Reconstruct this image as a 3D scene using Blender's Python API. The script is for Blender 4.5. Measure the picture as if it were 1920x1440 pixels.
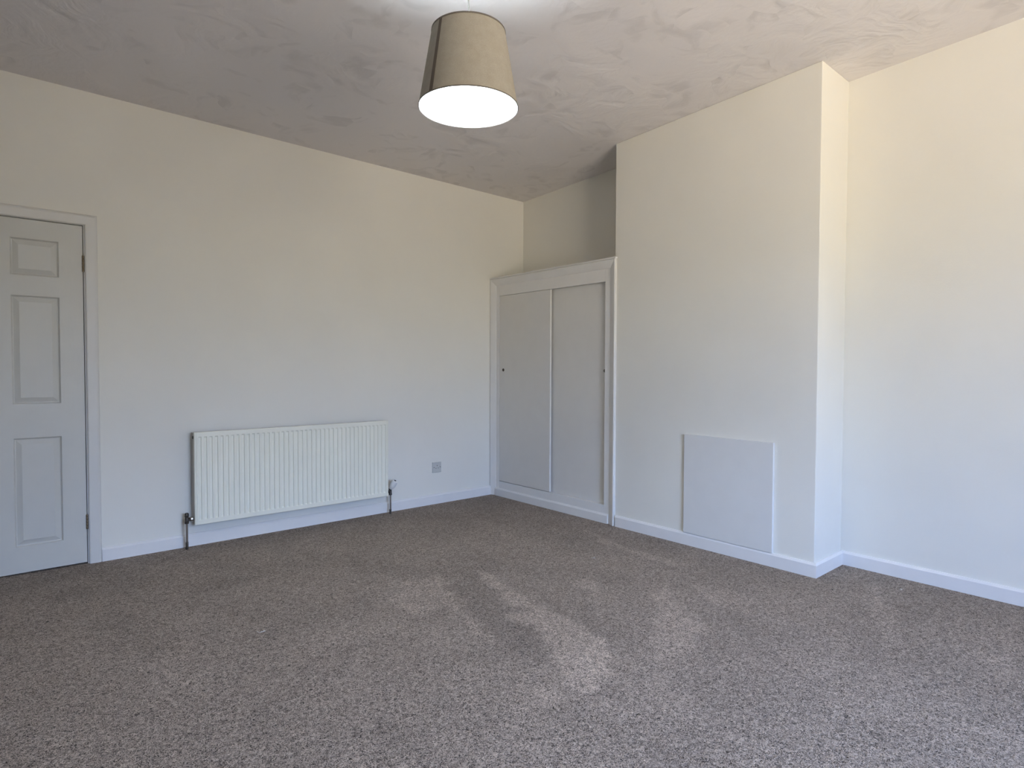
import bpy, bmesh, math, random
from math import pi, sin, cos, radians
from mathutils import Vector, Matrix, noise

for o in list(bpy.data.objects):
    bpy.data.objects.remove(o, do_unlink=True)
SC = bpy.context.scene
COL = SC.collection

# ---------------------------------------------------------------- camera
cam_d = bpy.data.cameras.new('camera')
cam = bpy.data.objects.new('camera', cam_d)
COL.objects.link(cam)
_f = Vector((0.6576026023373163, 0.7528656582230759, -0.027424771056909953))
_r = Vector((0.7532026076373833, -0.6577808789409064, 0.003185458832657766))
_u = Vector((0.01564126744977596, 0.022751175091916948, 0.9996187947335231))
cam.matrix_world = Matrix(((_r.x, _u.x, -_f.x, -3.9395), (_r.y, _u.y, -_f.y, -4.3533),
                           (_r.z, _u.z, -_f.z, 1.1696), (0, 0, 0, 1)))
cam_d.sensor_fit = 'HORIZONTAL'
cam_d.sensor_width = 36.0
cam_d.lens = 1145.79 / 1920 * 36.0
cam_d.clip_start = 0.02
SC.camera = cam

# ---------------------------------------------------------------- world / daylight
YF = -5.80          # the window wall
XL = -6.6           # the left wall
WIN = (-3.65, -1.75, 0.60, 2.30)   # window opening x0, x1, z0, z1
world = bpy.data.worlds.new('outdoors')
SC.world = world
world.use_nodes = True
nt = world.node_tree
for n in list(nt.nodes):
    nt.nodes.remove(n)
out = nt.nodes.new('ShaderNodeOutputWorld')
bg = nt.nodes.new('ShaderNodeBackground')
tc = nt.nodes.new('ShaderNodeTexCoord')
sep = nt.nodes.new('ShaderNodeSeparateXYZ')
mr = nt.nodes.new('ShaderNodeMapRange')
mr.inputs['From Min'].default_value = -1
mr.inputs['From Max'].default_value = 1
cr = nt.nodes.new('ShaderNodeValToRGB')
nt.links.new(tc.outputs['Generated'], sep.inputs[0])
nt.links.new(sep.outputs['Z'], mr.inputs['Value'])
nt.links.new(mr.outputs[0], cr.inputs[0])
# the garden side lies in full sun to the left of the window (-x), in shade to the right
mr2 = nt.nodes.new('ShaderNodeMapRange')
mr2.interpolation_type = 'SMOOTHSTEP'
nt.links.new(sep.outputs['X'], mr2.inputs['Value'])
mr2.inputs['From Min'].default_value = -0.75
mr2.inputs['From Max'].default_value = 0.45
mr2.inputs['To Min'].default_value = 2.15
mr2.inputs['To Max'].default_value = 0.50
mr3 = nt.nodes.new('ShaderNodeMapRange')
nt.links.new(sep.outputs['X'], mr3.inputs['Value'])
mr3.inputs['From Min'].default_value = -1
mr3.inputs['From Max'].default_value = 1
mr3.inputs['To Min'].default_value = 1.45
mr3.inputs['To Max'].default_value = 0.55
up = nt.nodes.new('ShaderNodeMapRange')
nt.links.new(sep.outputs['Z'], up.inputs['Value'])
up.inputs['From Min'].default_value = -0.05
up.inputs['From Max'].default_value = 0.15
mxg = nt.nodes.new('ShaderNodeMix')
nt.links.new(up.outputs[0], mxg.inputs[0])
nt.links.new(mr2.outputs[0], mxg.inputs[2])
nt.links.new(mr3.outputs[0], mxg.inputs[3])
scl = nt.nodes.new('ShaderNodeVectorMath')
scl.operation = 'SCALE'
nt.links.new(cr.outputs[0], scl.inputs[0])
nt.links.new(mxg.outputs[0], scl.inputs['Scale'])
nt.links.new(scl.outputs[0], bg.inputs['Color'])
nt.links.new(bg.outputs[0], out.inputs[0])
els = cr.color_ramp.elements
els[0].position = 0.0
els[0].color = (1.30, 1.13, 0.88, 1)      # sunlit garden and paving below the horizon
els[1].position = 1.0
els[1].color = (0.62, 1.00, 1.85, 1)       # blue overhead
for p, c in ((0.28, (1.25, 1.07, 0.83, 1)), (0.43, (0.56, 0.49, 0.37, 1)), (0.51, (0.52, 0.52, 0.44, 1)), (0.59, (0.66, 0.98, 1.68, 1)), (0.75, (0.62, 1.02, 1.98, 1))):
    e = els.new(p)
    e.color = c
bg.inputs['Strength'].default_value = 9.0

pd = bpy.data.lights.new('window_daylight_portal', 'AREA')
pd.shape = 'RECTANGLE'
pd.size = WIN[1] - WIN[0]
pd.size_y = WIN[3] - WIN[2]
pd.cycles.is_portal = True
portal = bpy.data.objects.new('window_daylight_portal', pd)
COL.objects.link(portal)
portal.location = ((WIN[0] + WIN[1]) / 2, YF - 0.47, (WIN[2] + WIN[3]) / 2)
portal.rotation_euler = (radians(90), 0, 0)     # -Z of the lamp looks into the room (+Y)

view = SC.view_settings
view.view_transform = 'Standard'
view.look = 'None'
view.gamma = 1.0
view.exposure = 0.88
view.use_curve_mapping = False

BULB_STRENGTH = 580.0

# ---------------------------------------------------------------- materials
def new_mat(name, color, rough=0.5, metallic=0.0, spec=0.5):
    m = bpy.data.materials.new(name)
    m.use_nodes = True
    b = m.node_tree.nodes['Principled BSDF']
    b.inputs['Base Color'].default_value = (*color, 1)
    b.inputs['Roughness'].default_value = rough
    b.inputs['Metallic'].default_value = metallic
    b.inputs['Specular IOR Level'].default_value = spec
    return m, m.node_tree, b

def N(nt, t, **kw):
    n = nt.nodes.new(t)
    for k, v in kw.items():
        if k in n.inputs.keys():
            n.inputs[k].default_value = v
        else:
            setattr(n, k, v)
    return n

def coords(nt):
    g = N(nt, 'ShaderNodeNewGeometry')
    return g.outputs['Position']

def ramp(nt, src, stops):
    r = N(nt, 'ShaderNodeValToRGB')
    nt.links.new(src, r.inputs[0])
    e = r.color_ramp.elements
    e[0].position, e[0].color = stops[0][0], (*stops[0][1], 1)
    e[1].position, e[1].color = stops[-1][0], (*stops[-1][1], 1)
    for p, c in stops[1:-1]:
        k = e.new(p)
        k.color = (*c, 1)
    return r

def math_(nt, op, a, b=None, clamp=False):
    n = N(nt, 'ShaderNodeMath', operation=op)
    n.use_clamp = clamp
    for i, v in enumerate((a, b)):
        if v is None:
            continue
        if isinstance(v, (int, float)):
            n.inputs[i].default_value = v
        else:
            nt.links.new(v, n.inputs[i])
    return n.outputs[0]

def bump(nt, bsdf, height, strength, dist):
    b = N(nt, 'ShaderNodeBump')
    b.inputs['Strength'].default_value = strength
    b.inputs['Distance'].default_value = dist
    nt.links.new(height, b.inputs['Height'])
    nt.links.new(b.outputs[0], bsdf.inputs['Normal'])
    return b

# matt emulsion on slightly uneven plaster
def wall_paint():
    m, nt, b = new_mat('matt_emulsion_plaster', (0.79, 0.775, 0.745), 0.85, spec=0.25)
    p = coords(nt)
    n1 = N(nt, 'ShaderNodeTexNoise', Scale=2.2, Detail=3.0)
    n2 = N(nt, 'ShaderNodeTexNoise', Scale=160.0, Detail=3.0)
    nt.links.new(p, n1.inputs['Vector'])
    nt.links.new(p, n2.inputs['Vector'])
    h = math_(nt, 'ADD', math_(nt, 'MULTIPLY', n1.outputs[0], 1.0), math_(nt, 'MULTIPLY', n2.outputs[0], 0.035))
    bump(nt, b, h, 0.5, 0.02)
    r = ramp(nt, n1.outputs[0], [(0.3, (0.775, 0.758, 0.695)), (0.7, (0.80, 0.782, 0.715))])
    nt.links.new(r.outputs[0], b.inputs['Base Color'])
    return m

def gloss_paint(name, color, rough=0.32, brush=True):
    m, nt, b = new_mat(name, color, rough)
    p = coords(nt)
    n1 = N(nt, 'ShaderNodeTexNoise', Scale=9.0, Detail=4.0)
    mp = N(nt, 'ShaderNodeMapping')
    mp.inputs['Scale'].default_value = (60, 60, 8)
    n2 = N(nt, 'ShaderNodeTexNoise', Scale=1.0, Detail=3.0)
    nt.links.new(p, n1.inputs['Vector'])
    nt.links.new(p, mp.inputs['Vector'])
    nt.links.new(mp.outputs[0], n2.inputs['Vector'])
    h = math_(nt, 'ADD', n1.outputs[0], math_(nt, 'MULTIPLY', n2.outputs[0], 0.5))
    bump(nt, b, h, 0.35, 0.0015)
    c0 = tuple(x * 0.97 for x in color)
    r = ramp(nt, n1.outputs[0], [(0.3, c0), (0.7, color)])
    nt.links.new(r.outputs[0], b.inputs['Base Color'])
    return m

# swirled textured-plaster ceiling: overlapping fans of brush strokes
def ceiling_paint():
    m, nt, b = new_mat('swirled_plaster_ceiling', (0.69, 0.665, 0.645), 0.75, spec=0.3)
    p = coords(nt)
    warp = N(nt, 'ShaderNodeTexNoise', Scale=3.0, Detail=2.0)
    nt.links.new(p, warp.inputs['Vector'])
    wv = N(nt, 'ShaderNodeVectorMath', operation='MULTIPLY_ADD')
    nt.links.new(warp.outputs['Color'], wv.inputs[0])
    wv.inputs[1].default_value = (0.30, 0.30, 0.0)
    nt.links.new(p, wv.inputs[2])
    flat = N(nt, 'ShaderNodeVectorMath', operation='MULTIPLY')
    nt.links.new(wv.outputs[0], flat.inputs[0])
    flat.inputs[1].default_value = (1, 1, 0)
    P = flat.outputs[0]
    hs = []
    vos = []
    for sc, off in ((3.1, 0.0), (4.3, 7.7)):
        sh = N(nt, 'ShaderNodeVectorMath', operation='ADD')
        nt.links.new(P, sh.inputs[0])
        sh.inputs[1].default_value = (off, off * 0.6, 0)
        vo = N(nt, 'ShaderNodeTexVoronoi', voronoi_dimensions='2D', Scale=sc)
        nt.links.new(sh.outputs[0], vo.inputs['Vector'])
        # centre of each fan lies off its own cell, in a random direction
        cs_ = N(nt, 'ShaderNodeSeparateXYZ')
        nt.links.new(vo.outputs['Color'], cs_.inputs[0])
        th = math_(nt, 'MULTIPLY', cs_.outputs[0], 6.2832)
        cc = N(nt, 'ShaderNodeCombineXYZ')
        nt.links.new(math_(nt, 'MULTIPLY', math_(nt, 'COSINE', th), 1.15 / sc), cc.inputs[0])
        nt.links.new(math_(nt, 'MULTIPLY', math_(nt, 'SINE', th), 1.15 / sc), cc.inputs[1])
        d0 = N(nt, 'ShaderNodeVectorMath', operation='SUBTRACT')
        nt.links.new(sh.outputs[0], d0.inputs[0])
        nt.links.new(vo.outputs['Position'], d0.inputs[1])
        d1 = N(nt, 'ShaderNodeVectorMath', operation='ADD')
        nt.links.new(d0.outputs[0], d1.inputs[0])
        nt.links.new(cc.outputs[0], d1.inputs[1])
        ln = N(nt, 'ShaderNodeVectorMath', operation='LENGTH')
        nt.links.new(d1.outputs[0], ln.inputs[0])
        # bristle strokes: noise stretched along the arc
        sx = N(nt, 'ShaderNodeSeparateXYZ')
        nt.links.new(d1.outputs[0], sx.inputs[0])
        ang = math_(nt, 'ARCTAN2', sx.outputs[1], sx.outputs[0])
        cv_ = N(nt, 'ShaderNodeCombineXYZ')
        nt.links.new(math_(nt, 'MULTIPLY', ln.outputs['Value'], 5.0), cv_.inputs[0])
        nt.links.new(math_(nt, 'MULTIPLY', ang, 0.55), cv_.inputs[1])
        sv = N(nt, 'ShaderNodeSeparateXYZ')
        nt.links.new(vo.outputs['Color'], sv.inputs[0])
        nt.links.new(math_(nt, 'MULTIPLY', sv.outputs[2], 30.0), cv_.inputs[2])
        rn = N(nt, 'ShaderNodeTexNoise', Scale=1.8, Detail=4.0, Roughness=0.5)
        nt.links.new(cv_.outputs[0], rn.inputs['Vector'])
        edge = math_(nt, 'MULTIPLY', ln.outputs['Value'], 0.9)
        hs.append(math_(nt, 'ADD', math_(nt, 'MULTIPLY', rn.outputs[0], 1.6), edge))
        vos.append(vo.outputs['Color'])
    pick = N(nt, 'ShaderNodeTexNoise', Scale=2.4, Detail=1.0)
    nt.links.new(p, pick.inputs['Vector'])
    sel = math_(nt, 'MULTIPLY', math_(nt, 'SUBTRACT', pick.outputs[0], 0.47), 14.0, True)
    mx = N(nt, 'ShaderNodeMix', data_type='FLOAT')
    nt.links.new(sel, mx.inputs[0])
    nt.links.new(hs[0], mx.inputs[2])
    nt.links.new(hs[1], mx.inputs[3])
    fine = N(nt, 'ShaderNodeTexNoise', Scale=40.0, Detail=4.0)
    nt.links.new(p, fine.inputs['Vector'])
    big = N(nt, 'ShaderNodeTexNoise', Scale=1.3, Detail=2.0)
    nt.links.new(p, big.inputs['Vector'])
    # relief is stronger in some places than in others
    amt = N(nt, 'ShaderNodeMapRange')
    nt.links.new(big.outputs[0], amt.inputs['Value'])
    amt.inputs['From Min'].default_value = 0.35
    amt.inputs['From Max'].default_value = 0.65
    amt.inputs['To Min'].default_value = 0.12
    amt.inputs['To Max'].default_value = 1.0
    h = math_(nt, 'ADD', math_(nt, 'MULTIPLY', mx.outputs[0], amt.outputs[0]), math_(nt, 'MULTIPLY', fine.outputs[0], 0.10))
    bump(nt, b, h, 0.6, 0.016)
    r = ramp(nt, mx.outputs[0], [(0.75, (0.655, 0.627, 0.615)), (1.25, (0.745, 0.715, 0.703))])
    nt.links.new(r.outputs[0], b.inputs['Base Color'])
    return m

# brown-grey twist pile carpet
def carpet():
    m, nt, b = new_mat('twist_pile_carpet', (0.14, 0.12, 0.11), 0.95, spec=0.1)
    p = coords(nt)
    b.inputs['Sheen Weight'].default_value = 0.12
    b.inputs['Sheen Roughness'].default_value = 0.6
    b.inputs['Sheen Tint'].default_value = (0.8, 0.74, 0.7, 1)
    n1 = N(nt, 'ShaderNodeTexNoise', Scale=105.0, Detail=1.6, Roughness=0.5, Distortion=1.9)
    n2 = N(nt, 'ShaderNodeTexNoise', Scale=75.0, Detail=2.0, Distortion=0.8)
    n3 = N(nt, 'ShaderNodeTexNoise', Scale=2.2, Detail=4.0, Distortion=0.6)
    n4 = N(nt, 'ShaderNodeTexNoise', Scale=14.0, Detail=3.0)
    for n in (n1, n2, n3, n4):
        nt.links.new(p, n.inputs['Vector'])
    # ridged yarn: 1 - |2n-1| gives worm-like twists
    rid = math_(nt, 'SUBTRACT', 1.0, math_(nt, 'ABSOLUTE', math_(nt, 'MULTIPLY', math_(nt, 'SUBTRACT', n1.outputs[0], 0.5), 5.0)))
    hgt = math_(nt, 'ADD', math_(nt, 'MULTIPLY', rid, 0.6), n2.outputs[0])
    bump(nt, b, hgt, 0.9, 0.006)
    yarn = ramp(nt, math_(nt, 'ADD', math_(nt, 'MULTIPLY', rid, 0.46), math_(nt, 'MULTIPLY', n2.outputs[0], 0.42)),
                [(0.18, (0.034, 0.025, 0.018)), (0.42, (0.185, 0.147, 0.114)), (0.64, (0.570, 0.464, 0.374))])  # dark end paints the shade between tufts into the colour
    at = N(nt, 'ShaderNodeAttribute', attribute_name='pile_brushing')
    low = math_(nt, 'MULTIPLY', math_(nt, 'SUBTRACT', n3.outputs[0], 0.5), 0.55)
    mid = math_(nt, 'MULTIPLY', math_(nt, 'SUBTRACT', n4.outputs[0], 0.5), 0.22)
    gain = math_(nt, 'ADD', math_(nt, 'ADD', math_(nt, 'MULTIPLY', at.outputs['Fac'], 0.43), low), math_(nt, 'ADD', mid, 1.0))
    sc = N(nt, 'ShaderNodeVectorMath', operation='SCALE')
    nt.links.new(yarn.outputs[0], sc.inputs[0])
    nt.links.new(gain, sc.inputs['Scale'])
    nt.links.new(sc.outputs[0], b.inputs['Base Color'])
    return m

def fabric():
    m, nt, b = new_mat('taupe_linen_shade', (0.40, 0.345, 0.27), 0.9, spec=0.1)
    p = coords(nt)
    w = N(nt, 'ShaderNodeTexNoise', Scale=35.0, Detail=5.0)
    nt.links.new(p, w.inputs['Vector'])
    f = N(nt, 'ShaderNodeTexNoise', Scale=700.0, Detail=2.0)
    nt.links.new(p, f.inputs['Vector'])
    s = math_(nt, 'ADD', math_(nt, 'MULTIPLY', w.outputs[0], 0.25), math_(nt, 'MULTIPLY', f.outputs[0], 0.75))
    r = ramp(nt, s, [(0.35, (0.31, 0.275, 0.22)), (0.65, (0.41, 0.37, 0.30))])
    nt.links.new(r.outputs[0], b.inputs['Base Color'])
    bump(nt, b, f.outputs[0], 0.3, 0.001)
    tr = N(nt, 'ShaderNodeBsdfTranslucent')
    nt.links.new(r.outputs[0], tr.inputs['Color'])
    mx = N(nt, 'ShaderNodeMixShader')
    mx.inputs[0].default_value = 0.05
    nt.links.new(b.outputs[0], mx.inputs[1])
    nt.links.new(tr.outputs[0], mx.inputs[2])
    nt.links.new(mx.outputs[0], nt.nodes['Material Output'].inputs['Surface'])
    return m

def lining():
    m, nt, b = new_mat('greyed_shade_lining', (0.42, 0.45, 0.47), 0.6)  # white lining, its colour greyed to hold down the bulb's overexposure
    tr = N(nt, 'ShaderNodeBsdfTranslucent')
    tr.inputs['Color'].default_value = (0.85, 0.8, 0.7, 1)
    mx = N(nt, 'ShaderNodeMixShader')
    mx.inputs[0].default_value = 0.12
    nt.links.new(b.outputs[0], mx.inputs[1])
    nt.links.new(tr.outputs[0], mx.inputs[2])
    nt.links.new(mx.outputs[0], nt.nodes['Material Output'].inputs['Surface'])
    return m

def glass():
    m = bpy.data.materials.new('window_glass')
    m.use_nodes = True
    nt = m.node_tree
    nt.nodes.remove(nt.nodes['Principled BSDF'])
    t = N(nt, 'ShaderNodeBsdfTransparent')
    g = N(nt, 'ShaderNodeBsdfGlossy', Roughness=0.02)
    mx = N(nt, 'ShaderNodeMixShader')
    mx.inputs[0].default_value = 0.06
    nt.links.new(t.outputs[0], mx.inputs[1])
    nt.links.new(g.outputs[0], mx.inputs[2])
    nt.links.new(mx.outputs[0], nt.nodes['Material Output'].inputs['Surface'])
    return m

def bulb_mat():
    m, nt, b = new_mat('lit_cool_white_bulb', (0.9, 0.9, 0.9), 0.4)
    b.inputs['Emission Color'].default_value = (0.80, 0.91, 1.0, 1)
    b.inputs['Emission Strength'].default_value = BULB_STRENGTH
    return m

MW = wall_paint()
MT = gloss_paint('white_gloss_trim', (0.80, 0.79, 0.775))
MTC = gloss_paint('casing_satin_paint', (0.69, 0.68, 0.645), 0.45)
MC = ceiling_paint()
MF = carpet()
MD = gloss_paint('white_satin_door', (0.60, 0.595, 0.55), 0.45)
MCB = gloss_paint('cupboard_satin_paint', (0.72, 0.70, 0.655), 0.5)
MCF = gloss_paint('cupboard_frame_paint', (0.78, 0.765, 0.735), 0.42)
MPN = gloss_paint('painted_board', (0.735, 0.73, 0.705), 0.7)
MR = gloss_paint('radiator_enamel', (0.86, 0.85, 0.735), 0.35)
MRI = new_mat('radiator_inner_shade', (0.42, 0.39, 0.34), 0.6)[0]  # darkened cream: shade inside the radiator is put into the colour
MCH = new_mat('chrome', (0.62, 0.61, 0.60), 0.22, 1.0)[0]
MBR = new_mat('aged_brass_hinge', (0.22, 0.17, 0.11), 0.45, 0.8)[0]
MDK = new_mat('dark_slot', (0.02, 0.02, 0.02), 0.7)[0]
MDM = new_mat('dark_metal', (0.07, 0.06, 0.05), 0.4, 0.7)[0]
MPL = new_mat('white_plastic', (0.78, 0.78, 0.76), 0.3)[0]
MSK = new_mat('grey_white_socket_plastic', (0.56, 0.56, 0.53), 0.35)[0]
MFB = fabric()
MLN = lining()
MSM = new_mat('brown_seam_tape', (0.10, 0.075, 0.055), 0.8)[0]
MRM = new_mat('grey_brown_rim_tape', (0.14, 0.12, 0.10), 0.8)[0]
MCD = new_mat('cream_grey_flex', (0.20, 0.185, 0.165), 0.7)[0]
MSL = new_mat('dark_lining_seam', (0.0035, 0.0035, 0.004), 1.0, spec=0.0)[0]
MGL = glass()
MBU = bulb_mat()
MLT = new_mat('pale_fluff', (0.62, 0.57, 0.5), 0.95)[0]

# ---------------------------------------------------------------- mesh helpers
def obj(name, bm, mat, parent=None, smooth=False, bevel=0.0):
    bmesh.ops.recalc_face_normals(bm, faces=bm.faces)
    me = bpy.data.meshes.new(name)
    bm.to_mesh(me)
    bm.free()
    me.materials.append(mat)
    if smooth:
        for p in me.polygons:
            p.use_smooth = True
        try:
            me.set_sharp_from_angle(angle=radians(40))
        except Exception:
            pass
    o = bpy.data.objects.new(name, me)
    COL.objects.link(o)
    if parent is not None:
        o.parent = parent
        o.matrix_parent_inverse = parent.matrix_world.inverted()
    if bevel:
        b = o.modifiers.new('bevel', 'BEVEL')
        b.width = bevel
        b.segments = 2
        b.limit_method = 'ANGLE'
    return o

def struct(o):
    o['kind'] = 'structure'
    return o

def thing(name, loc, label, cat, group=None):
    o = bpy.data.objects.new(name, None)
    o.empty_display_size = 0.1
    o.location = loc
    COL.objects.link(o)
    o.matrix_world = Matrix.Translation(loc)
    o['label'] = label
    o['category'] = cat
    if group:
        o['group'] = group
    return o

def box(bm, x0, x1, y0, y1, z0, z1, f=None):
    vs = []
    for z in (z0, z1):
        for x, y in ((x0, y0), (x1, y0), (x1, y1), (x0, y1)):
            v = (x, y, z)
            if f:
                v = f(*v)
            vs.append(bm.verts.new(v))
    for q in ((0, 3, 2, 1), (4, 5, 6, 7), (0, 1, 5, 4), (1, 2, 6, 5), (2, 3, 7, 6), (3, 0, 4, 7)):
        bm.faces.new([vs[i] for i in q])
    return vs

def sweep(bm, prof, a, b, f, cap=True, ma=0.0, mb=0.0):
    """extrude profile [(p,q)] from a to b with f(p,q,t); ma/mb shear the ends by the p (or q) coordinate for mitres"""
    ra = [bm.verts.new(f(p, q, a + ma * p)) for p, q in prof]
    rb = [bm.verts.new(f(p, q, b + mb * p)) for p, q in prof]
    n = len(prof)
    for i in range(n):
        j = (i + 1) % n
        bm.faces.new((ra[i], ra[j], rb[j], rb[i]))
    if cap:
        bm.faces.new(ra)
        bm.faces.new(rb[::-1])

def lathe(bm, prof, M=Matrix.Identity(4), n=32, closed=False):
    rings = []
    for r, z in prof:
        if r < 1e-6:
            rings.append([bm.verts.new(M @ Vector((0, 0, z)))])
        else:
            rings.append([bm.verts.new(M @ Vector((r * cos(2 * pi * k / n), r * sin(2 * pi * k / n), z))) for k in range(n)])
    pairs = list(zip(rings[:-1], rings[1:]))
    if closed:
        pairs.append((rings[-1], rings[0]))
    for A, B in pairs:
        for k in range(n):
            l = (k + 1) % n
            if len(A) == 1 and len(B) == 1:
                break
            if len(A) == 1:
                bm.faces.new((A[0], B[k], B[l]))
            elif len(B) == 1:
                bm.faces.new((A[k], B[0], A[l]))
            else:
                bm.faces.new((A[k], B[k], B[l], A[l]))
    if not closed:
        if len(rings[0]) > 1:
            bm.faces.new(rings[0][::-1])
        if len(rings[-1]) > 1:
            bm.faces.new(rings[-1])

def tube(bm, pts, r, n=14):
    pts = [Vector(p) for p in pts]
    rings = []
    up = Vector((0.3, 0.9, 0.2))
    for i, p in enumerate(pts):
        d = (pts[min(i + 1, len(pts) - 1)] - pts[max(i - 1, 0)]).normalized()
        a = d.cross(up)
        if a.length < 1e-3:
            a = d.cross(Vector((1, 0, 0)))
        a.normalize()
        b = d.cross(a).normalized()
        rings.append([bm.verts.new(p + r * (a * cos(2 * pi * k / n) + b * sin(2 * pi * k / n))) for k in range(n)])
    for A, B in zip(rings[:-1], rings[1:]):
        for k in range(n):
            l = (k + 1) % n
            bm.faces.new((A[k], A[l], B[l], B[k]))
    bm.faces.new(rings[0][::-1])
    bm.faces.new(rings[-1])

def place(loc, d):
    """matrix taking +Z to direction d at loc"""
    return Matrix.Translation(loc) @ Vector((0, 0, 1)).rotation_difference(Vector(d)).to_matrix().to_4x4()

# ---------------------------------------------------------------- the room: an old, slightly out-of-square room
S = 0.0143                                   # the right-hand wall runs a little off square
def ceil_z(x, y):
    return 2.742 - 0.0076 * x - 0.0375 * y   # the ceiling falls towards the back wall
BX = -0.3885     # chimney breast face
Y1, Y2 = -1.4577, -2.9137
AX = -0.0176     # right alcove
def skx(x, y):
    return x + S * y
TOP = 3.05

# floor (wall-to-wall carpet)
MARKS = [
(.75, [(-1.791, -1.586), (-1.754, -1.639), (-1.848, -1.964), (-1.866, -2.172), (-1.896, -2.374), (-1.912, -2.565), (-1.93, -2.643), (-2.034, -2.788), (-2.13, -2.893), (-2.216, -2.888), (-2.322, -2.895), (-2.335, -2.819), (-2.26, -2.69), (-2.181, -2.559), (-2.059, -2.364), (-2.112, -2.242), (-2.079, -2.19), (-1.959, -2.209), (-1.988, -2.097), (-1.9, -1.851)]),
(.3, [(-1.925, -2.577), (-1.932, -2.664), (-2.092, -2.835), (-2.237, -2.853), (-2.149, -2.728)]),
(.5, [(-2.392, -1.627), (-2.173, -1.51), (-2.005, -1.503), (-2.088, -1.724), (-2.16, -1.919), (-2.242, -2.155), (-2.291, -2.355), (-2.335, -2.361), (-2.317, -2.24), (-2.25, -2.042), (-2.233, -1.916), (-2.378, -1.933), (-2.416, -1.901), (-2.411, -1.763)]),
(.5, [(-1.557, -2.11), (-1.452, -2.091), (-1.311, -2.058), (-1.468, -2.221), (-1.624, -2.38), (-1.64, -2.336), (-1.543, -2.225)]),
(.5, [(-0.673, -1.398), (-0.696, -1.679), (-0.786, -1.873), (-0.777, -2.218), (-0.76, -2.343), (-0.863, -2.277), (-0.856, -2.012), (-0.821, -1.843), (-0.816, -1.688)]),
(.5, [(-1.069, -2.382), (-1.281, -2.582), (-1.411, -2.709), (-1.518, -2.88), (-1.623, -2.884), (-1.718, -2.978), (-1.943, -2.886), (-1.815, -2.809), (-1.421, -2.584), (-1.343, -2.496)]),
(.4, [(-1.056, -2.431), (-1.045, -2.513), (-0.984, -2.637), (-0.937, -2.812), (-1.164, -2.921), (-1.255, -2.843), (-1.126, -2.65)]),
(.35, [(-0.338, -3.173), (-0.302, -3.233), (-0.478, -3.302), (-0.659, -3.345), (-0.839, -3.496), (-1.107, -3.491), (-0.774, -3.293)]),
(.5, [(-0.916, -3.758), (-0.825, -3.769), (-0.889, -3.815), (-0.952, -3.784)]),
(.45, [(-2.515, -2.849), (-2.429, -2.738), (-2.428, -2.803), (-2.415, -2.861), (-2.464, -2.893)]),
(-.28, [(-2.08, -1.697), (-1.819, -1.623), (-2.017, -2.131), (-2.065, -2.359), (-2.26, -2.69), (-2.353, -2.647), (-2.305, -2.431), (-2.28, -2.342), (-2.2, -2.086)]),
]
STAINS = [((-3.60, -0.53), (0.10, 0.13), -0.35), ((-3.488, -1.058), (0.10, 0.13), -0.25), ((-2.99, -0.88), (0.16, 0.09), -0.3)]

def poly_sd(px, py, poly):
    """signed distance, positive inside"""
    d2, inside = 1e9, False
    n = len(poly)
    for i in range(n):
        ax, ay = poly[i]
        bx, by = poly[(i + 1) % n]
        ex, ey = bx - ax, by - ay
        t = max(0, min(1, ((px - ax) * ex + (py - ay) * ey) / (ex * ex + ey * ey)))
        dx, dy = px - ax - t * ex, py - ay - t * ey
        d2 = min(d2, dx * dx + dy * dy)
        if (ay > py) != (by > py) and px < (bx - ax) * (py - ay) / (by - ay) + ax:
            inside = not inside
    d = math.sqrt(d2)
    return d if inside else -d

def brushing(x, y):
    v = 0.0
    n = noise.noise(Vector((x * 9, y * 9, 0))) * 0.05 + noise.noise(Vector((x * 30, y * 30, 3))) * 0.022
    for w, poly in MARKS:
        if min(p[0] for p in poly) - .2 > x or max(p[0] for p in poly) + .2 < x or \
           min(p[1] for p in poly) - .2 > y or max(p[1] for p in poly) + .2 < y:
            continue
        d = poly_sd(x, y, poly) + n
        t = max(0.0, min(1.0, (d + 0.018) / 0.036))
        v += w * t * t * (3 - 2 * t)
    for (cx, cy), (rx, ry), w in STAINS:
        d = math.hypot((x - cx) / rx, (y - cy) / ry) + n * 6
        v += w * max(0.0, min(1.0, (1.25 - d) / 0.5))
    return v

bm = bmesh.new()
NX, NY = 320, 290
x0, x1, y0, y1 = XL - 0.05, 0.1, YF - 0.05, 0.05
grid = [[bm.verts.new((x0 + (x1 - x0) * i / NX, y0 + (y1 - y0) * j / NY, 0)) for j in range(NY + 1)] for i in range(NX + 1)]
for i in range(NX):
    for j in range(NY):
        bm.faces.new((grid[i][j], grid[i + 1][j], grid[i + 1][j + 1], grid[i][j + 1]))
# slab edges and underside
lo = [bm.verts.new((x, y, -0.1)) for x, y in ((x0, y0), (x1, y0), (x1, y1), (x0, y1))]
bm.faces.new(lo[::-1])
me_cols = None
floor = obj('floor', bm, MF)
at = floor.data.attributes.new('pile_brushing', 'FLOAT', 'POINT')
at.data.foreach_set('value', [brushing(v.co.x, v.co.y) for v in floor.data.vertices])
struct(floor)

# ceiling slab with a sloping underside
bm = bmesh.new()
cs = ((XL - 0.2, YF - 0.5), (0.25, YF - 0.5), (0.25, 0.2), (XL - 0.2, 0.2))
lo = [bm.verts.new((x, y, ceil_z(x, y))) for x, y in cs]
hi = [bm.verts.new((x, y, 3.15)) for x, y in cs]
bm.faces.new(lo)
bm.faces.new(hi[::-1])
for i in range(4):
    j = (i + 1) % 4
    bm.faces.new((lo[i], lo[j], hi[j], hi[i]))
struct(obj('ceiling', bm, MC))

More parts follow.
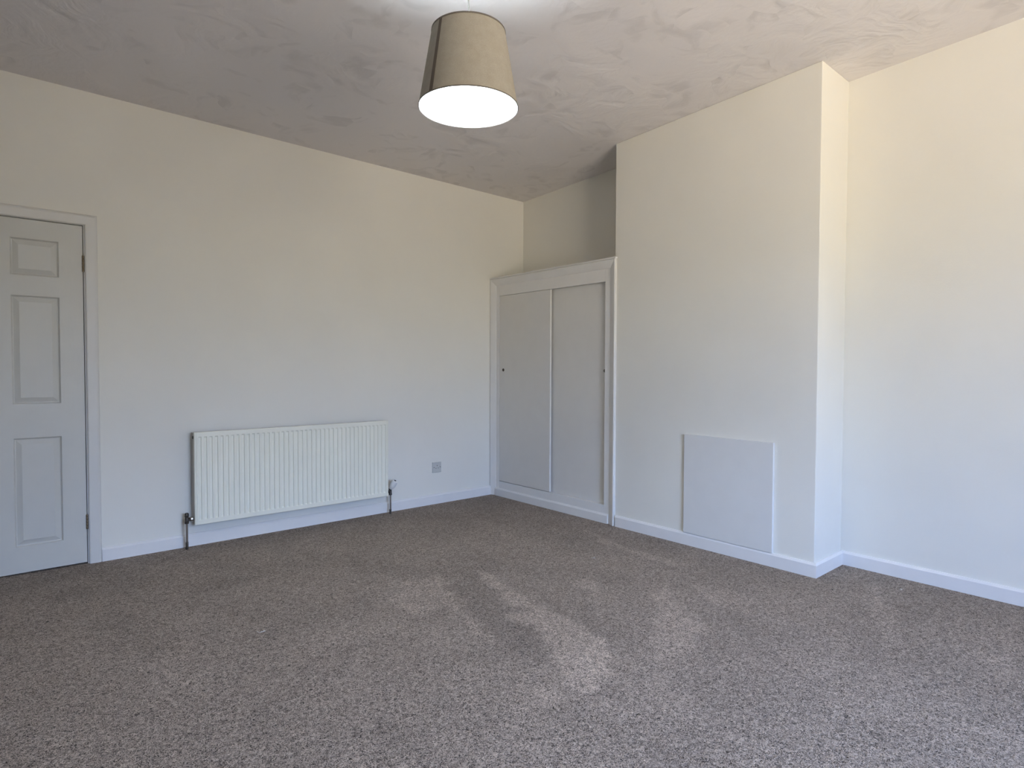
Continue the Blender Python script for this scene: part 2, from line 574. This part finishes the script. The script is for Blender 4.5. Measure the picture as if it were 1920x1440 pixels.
def wallbox(bm, x0, x1, y0, y1, z0=0.0, z1=None):
    """box whose top follows the ceiling"""
    vs = []
    for x, y in ((x0, y0), (x1, y0), (x1, y1), (x0, y1)):
        vs.append(bm.verts.new((x, y, z0)))
    for x, y in ((x0, y0), (x1, y0), (x1, y1), (x0, y1)):
        vs.append(bm.verts.new((x, y, ceil_z(x, y) if z1 is None else z1)))
    for q in ((0, 3, 2, 1), (4, 5, 6, 7), (0, 1, 5, 4), (1, 2, 6, 5), (2, 3, 7, 6), (3, 0, 4, 7)):
        bm.faces.new([vs[i] for i in q])

def quadwall(bm, pts, z0=0.0):
    vs = [bm.verts.new((x, y, z0)) for x, y in pts] + [bm.verts.new((x, y, ceil_z(x, y))) for x, y in pts]
    n = len(pts)
    bm.faces.new(vs[:n][::-1])
    bm.faces.new(vs[n:])
    for i in range(n):
        j = (i + 1) % n
        bm.faces.new((vs[i], vs[j], vs[n + j], vs[n + i]))

# back wall with the doorway
DX0, DX1, DZ = -4.262, -3.440, 2.012      # structural opening
bm = bmesh.new()
wallbox(bm, XL, DX0, 0, 0.15)
wallbox(bm, DX0, DX1, 0, 0.15, DZ)
wallbox(bm, DX1, 0.20, 0, 0.15)
struct(obj('wall_back', bm, MW))
# unseen closed box added behind the door to keep light from its gap
bm = bmesh.new()
box(bm, -4.70, -3.00, 1.20, 1.30, -0.1, 2.60)
box(bm, -4.80, -4.70, 0.15, 1.30, -0.1, 2.60)
box(bm, -3.00, -2.90, 0.15, 1.30, -0.1, 2.60)
box(bm, -4.70, -3.00, 0.15, 1.20, 2.50, 2.60)
box(bm, -4.70, -3.00, 0.05, 1.20, -0.1, -0.001)
struct(obj('wall_hall_light_block', bm, MW))
# right wall: both alcoves' back wall
bm = bmesh.new()
quadwall(bm, [(0, 0), (skx(0, Y1 - 0.1), Y1 - 0.1), (skx(AX, Y1 - 0.12), Y1 - 0.12), (skx(AX, YF), YF), (0.18, YF), (0.18, 0)])
struct(obj('wall_right', bm, MW))
# chimney breast
bm = bmesh.new()
quadwall(bm, [(skx(BX, Y1), Y1), (skx(BX, Y2), Y2), (skx(AX, Y2) + 0.001, Y2), (skx(0, Y1) - 0.001, Y1)])
o = struct(obj('wall_chimney_breast', bm, MW, bevel=0.004))
# left wall
bm = bmesh.new()
wallbox(bm, XL - 0.15, XL, YF - 0.45, 0.15)
struct(obj('wall_left', bm, MW))
# window wall
bm = bmesh.new()
wallbox(bm, XL, WIN[0], YF - 0.45, YF)
wallbox(bm, WIN[1], 0.18, YF - 0.45, YF)
wallbox(bm, WIN[0], WIN[1], YF - 0.45, YF, 0.0, WIN[2])
wallbox(bm, WIN[0], WIN[1], YF - 0.45, YF, WIN[3], None)
struct(obj('wall_front', bm, MW))

# window behind the camera
bm = bmesh.new()
wx0, wx1, wz0, wz1 = WIN
ya, yb = YF - 0.42, YF - 0.36
box(bm, wx0, wx1, ya, yb, wz0, wz0 + 0.06)
box(bm, wx0, wx1, ya, yb, wz1 - 0.06, wz1)
third = (wx1 - wx0) / 3
for k in range(4):
    xx = wx0 + k * third
    a = xx - 0.035 if 0 < k < 3 else (xx if k == 0 else xx - 0.06)
    box(bm, a, a + (0.07 if 0 < k < 3 else 0.06), ya, yb, wz0 + 0.06, wz1 - 0.06)
wf = struct(obj('window_1', bm, MT, bevel=0.004))
for k in range(3):
    bm = bmesh.new()
    box(bm, wx0 + k * third + 0.03, wx0 + (k + 1) * third - 0.03, YF - 0.392, YF - 0.388, wz0 + 0.05, wz1 - 0.05)
    obj('pane', bm, MGL, wf)
bm = bmesh.new()
box(bm, wx0 - 0.04, wx1 + 0.04, YF - 0.36, YF + 0.05, wz0 - 0.03, wz0 + 0.001)
obj('window_sill', bm, MT, wf, bevel=0.005)

# baseboards: 80 mm with a bevelled top
BB = [(0, 0), (0.018, 0), (0.018, 0.069), (0.009, 0.081), (0, 0.081)]
def bb_back(x0, x1):
    bm = bmesh.new()
    sweep(bm, BB, x0, x1, lambda p, q, t: (t, -p, q))
    return bm
o = struct(obj('baseboard_back', bb_back(-3.398, skx(-0.384, 0) + 0.001), MT))
o2 = struct(obj('baseboard_back_left', bb_back(XL, -4.304), MT))
T = 0.018
bm = bmesh.new()     # along the breast, round its corner and on along the alcove (one mitred run)
path = [(skx(BX, -1.487), -1.487), (skx(BX, Y2), Y2), (skx(AX, Y2), Y2), (skx(AX, YF + T), YF + T)]
offs = [(-1, 0), (-1, -1), (-1, -1), (-1, 0)]
rings = []
for (px, py), (ox, oy) in zip(path, offs):
    rings.append([bm.verts.new((px + ox * p, py + oy * p, q)) for p, q in BB])
for A, B in zip(rings[:-1], rings[1:]):
    for i in range(5):
        j = (i + 1) % 5
        bm.faces.new((A[i], A[j], B[j], B[i]))
bm.faces.new(rings[0])
bm.faces.new(rings[-1][::-1])
struct(obj('baseboard_right', bm, MT))
bm = bmesh.new()
sweep(bm, BB, YF + T, -0.0, lambda p, q, t: (XL + p, t, q))
struct(obj('baseboard_left', bm, MT))
bm = bmesh.new()
sweep(bm, BB, XL + T, skx(AX, YF), lambda p, q, t: (t, YF + p, q))
struct(obj('baseboard_front', bm, MT))

# ---------------------------------------------------------------- door
LX0, LX1, LZ0, LZ1 = -4.231, -3.470, 0.010, 1.984
PX = [(-4.120, -3.902), (-3.800, -3.582)]
PZ = [(0.155, 0.765), (0.954, 1.561), (1.672, 1.878)]
bm = bmesh.new()
# leaf with rectangular sinkings for the panels
xs = [LX0, PX[0][0], PX[0][1], PX[1][0], PX[1][1], LX1]
zs = [LZ0, PZ[0][0], PZ[0][1], PZ[1][0], PZ[1][1], PZ[2][0], PZ[2][1], LZ1]
for i in range(5):
    for j in range(7):
        hole = i in (1, 3) and j in (1, 3, 5)
        if hole:
            continue
        vs = [bm.verts.new(c) for c in ((xs[i], 0.001, zs[j]), (xs[i + 1], 0.001, zs[j]), (xs[i + 1], 0.001, zs[j + 1]), (xs[i], 0.001, zs[j + 1]))]
        bm.faces.new(vs)
for i in range(5):
    for j in range(7):
        vs = [bm.verts.new(c) for c in ((xs[i], 0.036, zs[j]), (xs[i + 1], 0.036, zs[j]), (xs[i + 1], 0.036, zs[j + 1]), (xs[i], 0.036, zs[j + 1]))]
        bm.faces.new(vs[::-1])
for j in range(7):
    for x in (xs[0], xs[-1]):
        bm.faces.new([bm.verts.new(c) for c in ((x, 0.001, zs[j]), (x, 0.036, zs[j]), (x, 0.036, zs[j + 1]), (x, 0.001, zs[j + 1]))])
for i in range(5):
    for z in (zs[0], zs[-1]):
        bm.faces.new([bm.verts.new(c) for c in ((xs[i], 0.001, z), (xs[i], 0.036, z), (xs[i + 1], 0.036, z), (xs[i + 1], 0.001, z))])
bmesh.ops.remove_doubles(bm, verts=bm.verts, dist=1e-5)
door = struct(obj('door_1', bm, MD))
for a, b in PX:
    for c, d in PZ:
        bm = bmesh.new()
        rings = []
        for ins, dep in ((0, 0.001), (0.003, 0.0035), (0.007, 0.0115), (0.011, 0.0125), (0.034, 0.0040), (0.037, 0.0030)):
            rings.append([bm.verts.new((x, dep, z)) for x, z in ((a + ins, c + ins), (b - ins, c + ins), (b - ins, d - ins), (a + ins, d - ins))])
        for A, B in zip(rings[:-1], rings[1:]):
            for k in range(4):
                l = (k + 1) % 4
                bm.faces.new((A[k], A[l], B[l], B[k]))
        bm.faces.new(rings[-1])
        bk = [bm.verts.new((v.co.x, 0.020, v.co.z)) for v in rings[0]]
        bm.faces.new(bk[::-1])
        for k in range(4):
            l = (k + 1) % 4
            bm.faces.new((rings[0][l], rings[0][k], bk[k], bk[l]))
        obj('door_panel', bm, MD, door)
for z0, z1 in ((1.717, 1.813), (0.206, 0.293)):
    bm = bmesh.new()
    zc = (z0 + z1) / 2
    for k in range(5):
        h = (z1 - z0) / 5
        lathe(bm, [(0.0048, z0 + k * h + 0.0006), (0.0055, z0 + k * h + 0.002), (0.0055, z0 + (k + 1) * h - 0.002), (0.0048, z0 + (k + 1) * h - 0.0006)],
              Matrix.Translation((-3.4683, -0.0045, 0)), 14)
    box(bm, -3.4700, -3.4664, -0.002, 0.028, z0, z1)
    h = obj('hinge', bm, MBR, door, smooth=True)
    h['label'] = 'aged brass butt hinge'

# door casing: architrave, lining and stop
bm = bmesh.new()
AR = [(0, 0), (0, -0.014), (0.006, -0.017), (0.048, -0.019), (0.056, -0.016), (0.062, -0.009), (0.062, 0)]   # (out from opening, y)
ax0, ax1, az = -4.242, -3.460, 1.990
def right_(p, q, t): return (ax1 + p, q, t)
def left_(p, q, t): return (ax0 - p, q, t)
def top_(p, q, t): return (t, q, az + p)
sweep(bm, AR, 0, az, right_, mb=1.0)
sweep(bm, AR, 0, az, left_, mb=1.0)
sweep(bm, AR, ax0, ax1, top_, ma=-1.0, mb=1.0)
box(bm, ax1 - 0.006, DX1 - 0.001, 0.0, 0.15, 0, DZ - 0.001)
box(bm, DX0 + 0.001, ax0 + 0.006, 0.0, 0.15, 0, DZ - 0.001)
box(bm, ax0 + 0.006, ax1 - 0.006, 0.0, 0.15, az - 0.002, DZ - 0.001)
box(bm, ax1 - 0.018, ax1 - 0.006, 0.040, 0.075, 0, az - 0.002)
box(bm, ax0 + 0.006, ax0 + 0.018, 0.040, 0.075, 0, az - 0.002)
box(bm, ax0 + 0.018, ax1 - 0.018, 0.040, 0.075, az - 0.014, az - 0.002)
struct(obj('trim_1', bm, MTC))

# ---------------------------------------------------------------- radiator
RX0, RX1, RZ0, RZ1, RYF = -2.911, -1.515, 0.150, 0.748, -0.100
rad = thing('radiator', ((RX0 + RX1) / 2, 0, RZ0), 'long off-white ribbed panel radiator mounted low on the wall between door and socket', 'radiator')
bm = bmesh.new()
NP = 41
m0 = 0.016
span = RX1 - RX0 - 2 * m0
per = span / NP
fr = [0.0, 0.22, 0.32, 0.72, 0.80]         # flat, slope into the recess, recess, steep side
dp = [0.0, 0.0, 0.0065, 0.0065, 0.0]
xs = [(RX0, 0.006), (RX0 + 0.0015, 0.0015), (RX0 + 0.004, 0.0), (RX0 + m0 - 0.0065, 0.0), (RX0 + m0 - 0.0045, 0.0028), (RX0 + m0 - 0.0020, 0.0)]
seam = {}
prof = []
for x, d in xs:
    prof.append((x, d, 0.0))
for k in range(NP):
    for f, d in zip(fr, dp):
        prof.append((RX0 + m0 + (k + f) * per, 0.0, d))
prof.append((RX1 - m0, 0, 0))
for x, d in reversed(xs):
    prof.append((RX1 + RX0 - x, d, 0.0))
zz = [(0, 0.006, 0), (0.0015, 0.0015, 0), (0.004, 0, 0), (0.030, 0, 0), (0.036, 0, 0.8), (0.040, 0, 1)]
H = RZ1 - RZ0
zr = [(RZ0 + a, b, c) for a, b, c in zz] + [(RZ1 - a, b, c) for a, b, c in reversed(zz)]
rows = []
for z, de, rm in zr:
    rows.append([bm.verts.new((x, RYF + max(d, de) + r * rm, z)) for x, d, r in prof])
for A, B in zip(rows[:-1], rows[1:]):
    for i in range(len(A) - 1):
        bm.faces.new((A[i], A[i + 1], B[i + 1], B[i]))
# back of the panel
bk = [bm.verts.new((x, RYF + 0.014, z)) for x, z in ((RX0, RZ0), (RX1, RZ0), (RX1, RZ1), (RX0, RZ1))]
bm.faces.new(bk[::-1])
bm.faces.new([bk[0], bk[1]] + rows[0][::-1])
bm.faces.new([bk[2], bk[3]] + rows[-1])
bm.faces.new([bk[3], bk[0]] + [r[0] for r in rows])
bm.faces.new([bk[1], bk[2]] + [r[-1] for r in rows][::-1])
obj('front_panel', bm, MR, rad)
bm = bmesh.new()      # convector fins welded behind the panel
n = 56
for k in range(n):
    a = RX0 + 0.03 + (RX1 - RX0 - 0.06) * k / n
    b = RX0 + 0.03 + (RX1 - RX0 - 0.06) * (k + 0.5) / n
    box(bm, a, a + 0.0015, RYF + 0.0145, RYF + 0.052, RZ0 + 0.06, RZ1 - 0.03)
    box(bm, a + 0.0015, b, RYF + 0.050, RYF + 0.052, RZ0 + 0.06, RZ1 - 0.03)
    box(bm, b, b + 0.0015, RYF + 0.0145, RYF + 0.052, RZ0 + 0.06, RZ1 - 0.03)
obj('convector_fins', bm, MRI, rad)
for x in (RX0 + 0.16, RX1 - 0.20):
    bm = bmesh.new()
    box(bm, x, x + 0.035, -0.030, -0.0005, RZ0 + 0.05, RZ1 - 0.04)
    box(bm, x + 0.0, x + 0.003, -0.047, -0.030, RZ0 + 0.05, RZ1 - 0.04)
    obj('wall_bracket', bm, MRI, rad)
for x0_, x1_ in ((RX0 + 0.0015, RX0 + 0.0035), (RX1 - 0.0155, RX1 - 0.0135)):    # end tabs of the water ways
    bm = bmesh.new()
    box(bm, x0_, x1_ + 0.012, RYF + 0.0145, RYF + 0.040, RZ0 + 0.015, RZ0 + 0.055)
    obj('tapping', bm, MRI, rad)
    bm = bmesh.new()
    box(bm, x0_, x1_ + 0.012, RYF + 0.0145, RYF + 0.040, RZ1 - 0.055, RZ1 - 0.015)
    obj('tapping', bm, MRI, rad)
for x in (RX0 + 0.003, RX1 - 0.005):  # ends added as a dark band, their shade painted in
    bm = bmesh.new()
    box(bm, x, x + 0.002, RYF + 0.0145, -0.012, RZ0 + 0.012, RZ1 - 0.006)
    c = obj('side_panel', bm, MRI, rad)
    c['label'] = 'side panel with shade put into its colour'
bm = bmesh.new()
box(bm, RX0 + 0.012, RX1 - 0.012, -0.040, -0.031, RZ0 + 0.01, RZ1 - 0.004)
obj('rear_panel', bm, MRI, rad)
bm = bmesh.new()
for k in range(int((RX1 - RX0 - 0.03) / 0.018)):
    xk = RX0 + 0.014 + k * 0.018
    box(bm, xk, xk + 0.006, RYF + 0.018, -0.041, RZ1 - 0.012, RZ1 - 0.010)
box(bm, RX0 + 0.008, RX1 - 0.008, RYF + 0.0145, RYF + 0.020, RZ1 - 0.012, RZ1 - 0.010)
obj('top_grille', bm, MRI, rad)
bm = bmesh.new()      # air vent plug, top left
lathe(bm, [(0.0095, 0), (0.0095, 0.004), (0.007, 0.006)], place((RX0 + 0.0015, RYF + 0.027, RZ1 - 0.035), (-1, 0, 0)), 6)
obj('air_vent', bm, MDM, rad)
# left lockshield valve
vy = RYF + 0.028
bm = bmesh.new()
lathe(bm, [(0.0125, 0.165), (0.0125, 0.178), (0.0105, 0.180), (0.0105, 0.203), (0.008, 0.207)], Matrix.Translation((-2.952, vy, 0)), 20)
lathe(bm, [(0.0125, -0.001), (0.0125, 0.012)], place((-2.946, vy, 0.190), (1, 0, 0)), 6)
v = obj('lockshield_valve', bm, MDM, rad, smooth=True)
bm = bmesh.new()
lathe(bm, [(0.010, 0), (0.0165, 0.003), (0.0165, 0.015), (0.011, 0.019), (0.009, 0.026)], place((-2.934, vy, 0.190), (1, 0, 0)), 24)
c = obj('union_nut', bm, MCH, v, smooth=True)
c['label'] = 'bright chrome union nut'
bm = bmesh.new()
lathe(bm, [(0.0105, 0), (0.0125, 0.006), (0.0125, 0.022), (0.008, 0.028), (0.0, 0.028)], Matrix.Translation((-2.952, vy, 0.2055)), 20)
c = obj('valve_cap', bm, MDM, v, smooth=True)
bm = bmesh.new()
tube(bm, [(-2.952, vy, 0.165), (-2.952, vy, 0.0)], 0.0075)
obj('pipe', bm, MCH, rad, smooth=True)
bm = bmesh.new()
lathe(bm, [(0.0085, 0.0), (0.0085, 0.045), (0.0076, 0.047)], Matrix.Translation((-2.952, vy, 0)), 18)
c = obj('pipe_collar', bm, MDM, rad, smooth=True)
# right thermostatic valve
bm = bmesh.new()
px = -1.482
lathe(bm, [(0.0125, 0.150), (0.0125, 0.163), (0.0105, 0.166), (0.0105, 0.192), (0.013, 0.194), (0.013, 0.202)], Matrix.Translation((px, vy, 0)), 20)
lathe(bm, [(0.012, 0), (0.012, 0.014), (0.009, 0.017), (0.009, 0.026)], place((px - 0.006, vy, 0.178), (-1, 0, 0)), 20)
v = obj('thermostatic_valve', bm, MDM, rad, smooth=True)
tilt = Vector((0.30, -0.42, 0.86)).normalized()
bm = bmesh.new()
lathe(bm, [(0.012, 0), (0.0135, 0.003), (0.0175, 0.012), (0.0245, 0.026), (0.0260, 0.042), (0.0260, 0.066), (0.023, 0.076), (0.016, 0.0795), (0.0, 0.0805)],
      place((px, vy, 0.198), tilt), 28)
hd = obj('valve_head', bm, MPL, v, smooth=True)
hd['label'] = 'white thermostatic valve head'
bm = bmesh.new()
lathe(bm, [(0.009, 0), (0.009, 0.0015), (0.0075, 0.002)], place(Vector((px, vy, 0.198)) + tilt * 0.0798, tilt), 20)
obj('cap_disc', bm, MDK, v)
bm = bmesh.new()
tube(bm, [(px, vy, 0.150), (px, vy, 0.0)], 0.0075)
obj('pipe', bm, MCH, rad, smooth=True)
bm = bmesh.new()
lathe(bm, [(0.0085, 0.0), (0.0085, 0.035), (0.0076, 0.037)], Matrix.Translation((px, vy, 0)), 18)
obj('pipe_collar', bm, MDM, rad, smooth=True)

# ---------------------------------------------------------------- wall socket
sx, sz = -0.993, 0.312
so = thing('wall_socket', (sx, 0, sz - 0.043), 'small square pale three-pin wall socket low on the wall right of the radiator', 'wall socket')
bm = bmesh.new()
hs = 0.0455
ring = []
for h, y in ((hs, 0.0), (hs, -0.006), (hs - 0.003, -0.009)):
    ring.append([bm.verts.new((sx + a * h, y, sz + b * h)) for a, b in ((-1, -1), (1, -1), (1, 1), (-1, 1))])
for A, B in zip(ring[:-1], ring[1:]):
    for k in range(4):
        bm.faces.new((A[k], A[(k + 1) % 4], B[(k + 1) % 4], B[k]))
bm.faces.new(ring[-1])
bm.faces.new(ring[0][::-1])
obj('face_plate', bm, MSK, so, bevel=0.0015)
for dx, dz, w, h in ((0.0, 0.014, 0.0045, 0.009), (-0.0115, -0.008, 0.0075, 0.0045), (0.0115, -0.008, 0.0075, 0.0045)):
    bm = bmesh.new()
    box(bm, sx + dx - w / 2, sx + dx + w / 2, -0.0094, -0.0085, sz + dz - h / 2, sz + dz + h / 2)
    obj('pin_hole', bm, MDK, so)
for dx in (-0.031, 0.031):
    bm = bmesh.new()
    lathe(bm, [(0.0038, 0), (0.0034, 0.001), (0.0, 0.001)], place((sx + dx, -0.009, sz), (0, -1, 0)), 16)
    obj('screw', bm, MDM, so)

# ---------------------------------------------------------------- fitted cupboard in the left alcove
CX = -0.3837
def cv(d, y, z):                 # d = how far in front of the frame face (towards the room)
    return (CX + S * y - d, y, z)
cup = thing('fitted_cupboard', (-0.21, -0.74, 0), 'tall white fitted cupboard with two flat sliding doors in the corner alcove', 'cupboard')
E0, E1, EZ = -0.002, -1.474, 1.968
def cbox(bm, d0, d1, y0, y1, z0, z1):
    box(bm, d0, d1, y0, y1, z0, z1, cv)
bm = bmesh.new()                 # inner frame: stiles, header and bottom rail
cbox(bm, -0.05, 0.0, -0.064, -0.108, 0.0, 1.905)
cbox(bm, -0.05, 0.0, -1.360, -1.412, 0.0, 1.905)
cbox(bm, -0.05, 0.0, -0.108, -1.360, 1.812, 1.905)
cbox(bm, -0.05, -0.001, -0.108, -1.360, 0.0, 0.134)
obj('frame', bm, MCF, cup, bevel=0.0015)
bm = bmesh.new()                 # mitred outer moulding rising to its outside edge
MO = [(0.0, -0.05), (0.0, 0.022), (0.006, 0.026), (0.014, 0.024), (0.060, 0.004), (0.064, 0.0), (0.064, -0.05)]   # (in from edge, d)
sweep(bm, MO, 0.0, EZ, lambda p, q, t: cv(q, E0 - p, t), mb=-1.0)
sweep(bm, MO, 0.0, EZ, lambda p, q, t: cv(q, E1 + p, t), mb=-1.0)
sweep(bm, MO, E0, E1, lambda p, q, t: cv(q, t, EZ - p), ma=-1.0, mb=1.0)
obj('moulding', bm, MCF, cup)
bm = bmesh.new()                 # thin capping with the top board behind it
cbox(bm, -0.05, 0.030, 0.0 - 0.001, -1.480, EZ, EZ + 0.009)
vs = [bm.verts.new(c) for c in ((skx(CX, 0) + 0.05, -0.001, EZ - 0.009), (-0.001, -0.001, EZ - 0.009), (skx(0, Y1) - 0.001, Y1 + 0.001, EZ - 0.009), (skx(CX, Y1) + 0.05, Y1 + 0.001, EZ - 0.009))]
vt = [bm.verts.new(v.co + Vector((0, 0, 0.018))) for v in vs]
bm.faces.new(vs[::-1])
bm.faces.new(vt)
for i in range(4):
    j = (i + 1) % 4
    bm.faces.new((vs[i], vs[j], vt[j], vt[i]))
obj('top_board', bm, MCF, cup)
bm = bmesh.new()
PL = [(0.0, 0.0), (0.014, 0.0), (0.014, 0.060), (0.006, 0.072), (0.0, 0.072)]
sweep(bm, PL, -0.068, -1.405, lambda p, q, t: cv(p, t, q), mb=-0.0)
obj('plinth', bm, MCF, cup, bevel=0.001)
def slider(y0, y1, d0, z0, z1, py):
    bm = bmesh.new()
    cbox(bm, d0 - 0.018, d0, y0, y1, z0, z1)
    dr = obj('sliding_door', bm, MCB, cup, bevel=0.0015)
    bm = bmesh.new()
    M_ = place(cv(d0 - 0.0005, py, 1.145), (-1, -S, 0))
    lathe(bm, [(0.0135, 0), (0.0135, 0.0022), (0.0115, 0.0028), (0.0100, 0.0012), (0.0, 0.0008)], M_, 28)
    h = obj('finger_pull', bm, MDM, dr, smooth=True)
    h['label'] = 'round dark metal finger pull'
    return dr
slider(-0.111, -0.768, -0.0015, 0.1385, 1.8095, -0.165)
slider(-0.735, -1.3595, -0.034, 0.1345, 1.8115, -1.335)

# ---------------------------------------------------------------- access board on the chimney breast
bd = thing('access_board', (skx(BX, -2.37), -2.37, 0.083), 'flat square white painted board covering the old fireplace low on the chimney breast', 'board')
bm = bmesh.new()
def bv(d, y, z):
    return (skx(BX, y) - d, y, z)
box(bm, 0.0, 0.018, -2.071, -2.677, 0.0815, 0.731, bv)
obj('board', bm, MPN, bd, bevel=0.0018)

# ---------------------------------------------------------------- pendant light
LXc, LYc = -2.579, -2.550
zc = ceil_z(LXc, LYc)
ZB, ZT, RB, RT = 2.113, 2.383, 0.180, 0.133
pn = thing('pendant_light', (LXc, LYc, zc), 'lit pendant light with tapered taupe fabric shade hanging from the ceiling', 'pendant light')
C0 = Matrix.Translation((LXc, LYc, 0))
bm = bmesh.new()
lathe(bm, [(0.046, zc + 0.004), (0.046, zc - 0.010), (0.040, zc - 0.020), (0.014, zc - 0.028), (0.006, zc - 0.040)], C0)
obj('ceiling_rose', bm, MPL, pn, smooth=True)
bm = bmesh.new()
tube(bm, [(LXc, LYc, zc - 0.03), (LXc, LYc, 2.345)], 0.0030)
obj('cord', bm, MCD, pn, smooth=True)
bm = bmesh.new()
lathe(bm, [(0.006, 2.358), (0.016, 2.350), (0.019, 2.335), (0.019, 2.315)], C0)
obj('lamp_holder', bm, MPL, pn, smooth=True)
bm = bmesh.new()
lathe(bm, [(0.012, 2.316), (0.014, 2.305), (0.024, 2.285), (0.030, 2.262), (0.028, 2.243), (0.018, 2.226), (0.0, 2.220)], C0)
bl = obj('bulb', bm, MBU, pn, smooth=True)
bl['label'] = 'glowing cool white bulb'
def rad_at(z):
    return RB + (RT - RB) * (z - ZB) / (ZT - ZB)
def cone_shell(bm, z0, z1, dr0, dr1, a0=0.0, a1=2 * pi, n=96):
    full = abs(a1 - a0 - 2 * pi) < 1e-6
    P = []
    for k in range(n + (0 if full else 1)):
        a = a0 + (a1 - a0) * k / n
        P.append([bm.verts.new((LXc + (rad_at(z) + d) * cos(a), LYc + (rad_at(z) + d) * sin(a), z)) for z, d in ((z0, dr0), (z1, dr0), (z1, dr1), (z0, dr1))])
    m = len(P)
    for k in range(m if full else m - 1):
        A, B = P[k], P[(k + 1) % m]
        for i in range(4):
            j = (i + 1) % 4
            bm.faces.new((A[i], B[i], B[j], A[j]))
    if not full:
        bm.faces.new(P[0])
        bm.faces.new(P[-1][::-1])
bm = bmesh.new()
cone_shell(bm, ZB, ZT, 0.0, -0.0008)
sh = obj('lamp_shade', bm, MFB, pn, smooth=True)
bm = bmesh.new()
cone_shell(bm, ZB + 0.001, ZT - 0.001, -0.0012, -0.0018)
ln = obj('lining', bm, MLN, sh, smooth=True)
ln['label'] = 'white inner lining, colour greyed against the lamp glare'
bm = bmesh.new()
a = radians(187)
cone_shell(bm, ZB + 0.002, ZT - 0.002, 0.0010, 0.0001, a - 0.048, a + 0.048, 6)
s_ = obj('seam', bm, MSM, sh)
s_['label'] = 'dark brown vertical seam'
bm = bmesh.new()
prev = None
for k in range(15):                      # the lining was wrapped on the slant, so its join leans
    z = ZB + 0.001 + (ZT - ZB - 0.003) * k / 14
    a = radians(18.5 + 178 * (z - ZB))
    q = [bm.verts.new((LXc + (rad_at(z) + d) * cos(a + e), LYc + (rad_at(z) + d) * sin(a + e), z))
         for d, e in ((-0.0019, -0.0065), (-0.0019, 0.0065), (-0.0026, 0.0065), (-0.0026, -0.0065))]
    if prev:
        for i in range(4):
            j = (i + 1) % 4
            bm.faces.new((prev[i], prev[j], q[j], q[i]))
    else:
        bm.faces.new(q)
    prev = q
bm.faces.new(prev[::-1])
obj('lining_seam', bm, MSL, sh)
for z, dz in ((ZB, 1), (ZT, -1)):
    bm = bmesh.new()
    cone_shell(bm, z - 0.0020 * dz, z + 0.0030 * dz, 0.0016, -0.0003)
    obj('rim', bm, MRM, sh, smooth=True)
bm = bmesh.new()     # spider ring that carries the shade
lathe(bm, [(0.020, 2.338), (0.024, 2.338), (0.024, 2.342), (0.020, 2.342)], C0, 32, closed=True)
for k in range(3):
    a = k * 2 * pi / 3 + 0.5
    ra = rad_at(ZT - 0.006) - 0.002
    tube(bm, [(LXc + 0.022 * cos(a), LYc + 0.022 * sin(a), 2.340), (LXc + 0.6 * ra * cos(a), LYc + 0.6 * ra * sin(a), 2.352), (LXc + ra * cos(a), LYc + ra * sin(a), ZT - 0.006)], 0.0016, 8)
obj('shade_carrier', bm, MPL, pn)

# ---------------------------------------------------------------- bits of fluff on the carpet
random.seed(4)
for (x, y), s, lab in (((-3.025, -1.626), 0.011, 'pale scrap of fluff on the carpet in front of the radiator'),
                       ((-1.119, -1.885), 0.009, 'pale scrap of fluff on the carpet in front of the cupboard'),
                       ((-0.283, -3.300), 0.010, 'pale scrap of fluff on the carpet by the right alcove baseboard')):
    bm = bmesh.new()
    for k in range(3):
        pts = []
        p = Vector((x + random.uniform(-s, s) * .5, y + random.uniform(-s, s) * .5, 0.0015))
        d = random.uniform(0, 6.28)
        for q in range(6):
            pts.append(p.copy())
            d += random.uniform(-0.9, 0.9)
            p += Vector((cos(d) * s * .4, sin(d) * s * .4, random.uniform(-0.0002, 0.0007)))
        tube(bm, pts, s * 0.14, 6)
    o = obj('fluff', bm, MLT, smooth=True)
    o['label'] = lab
    o['category'] = 'fluff'
    o['group'] = 'scraps of fluff on the carpet'
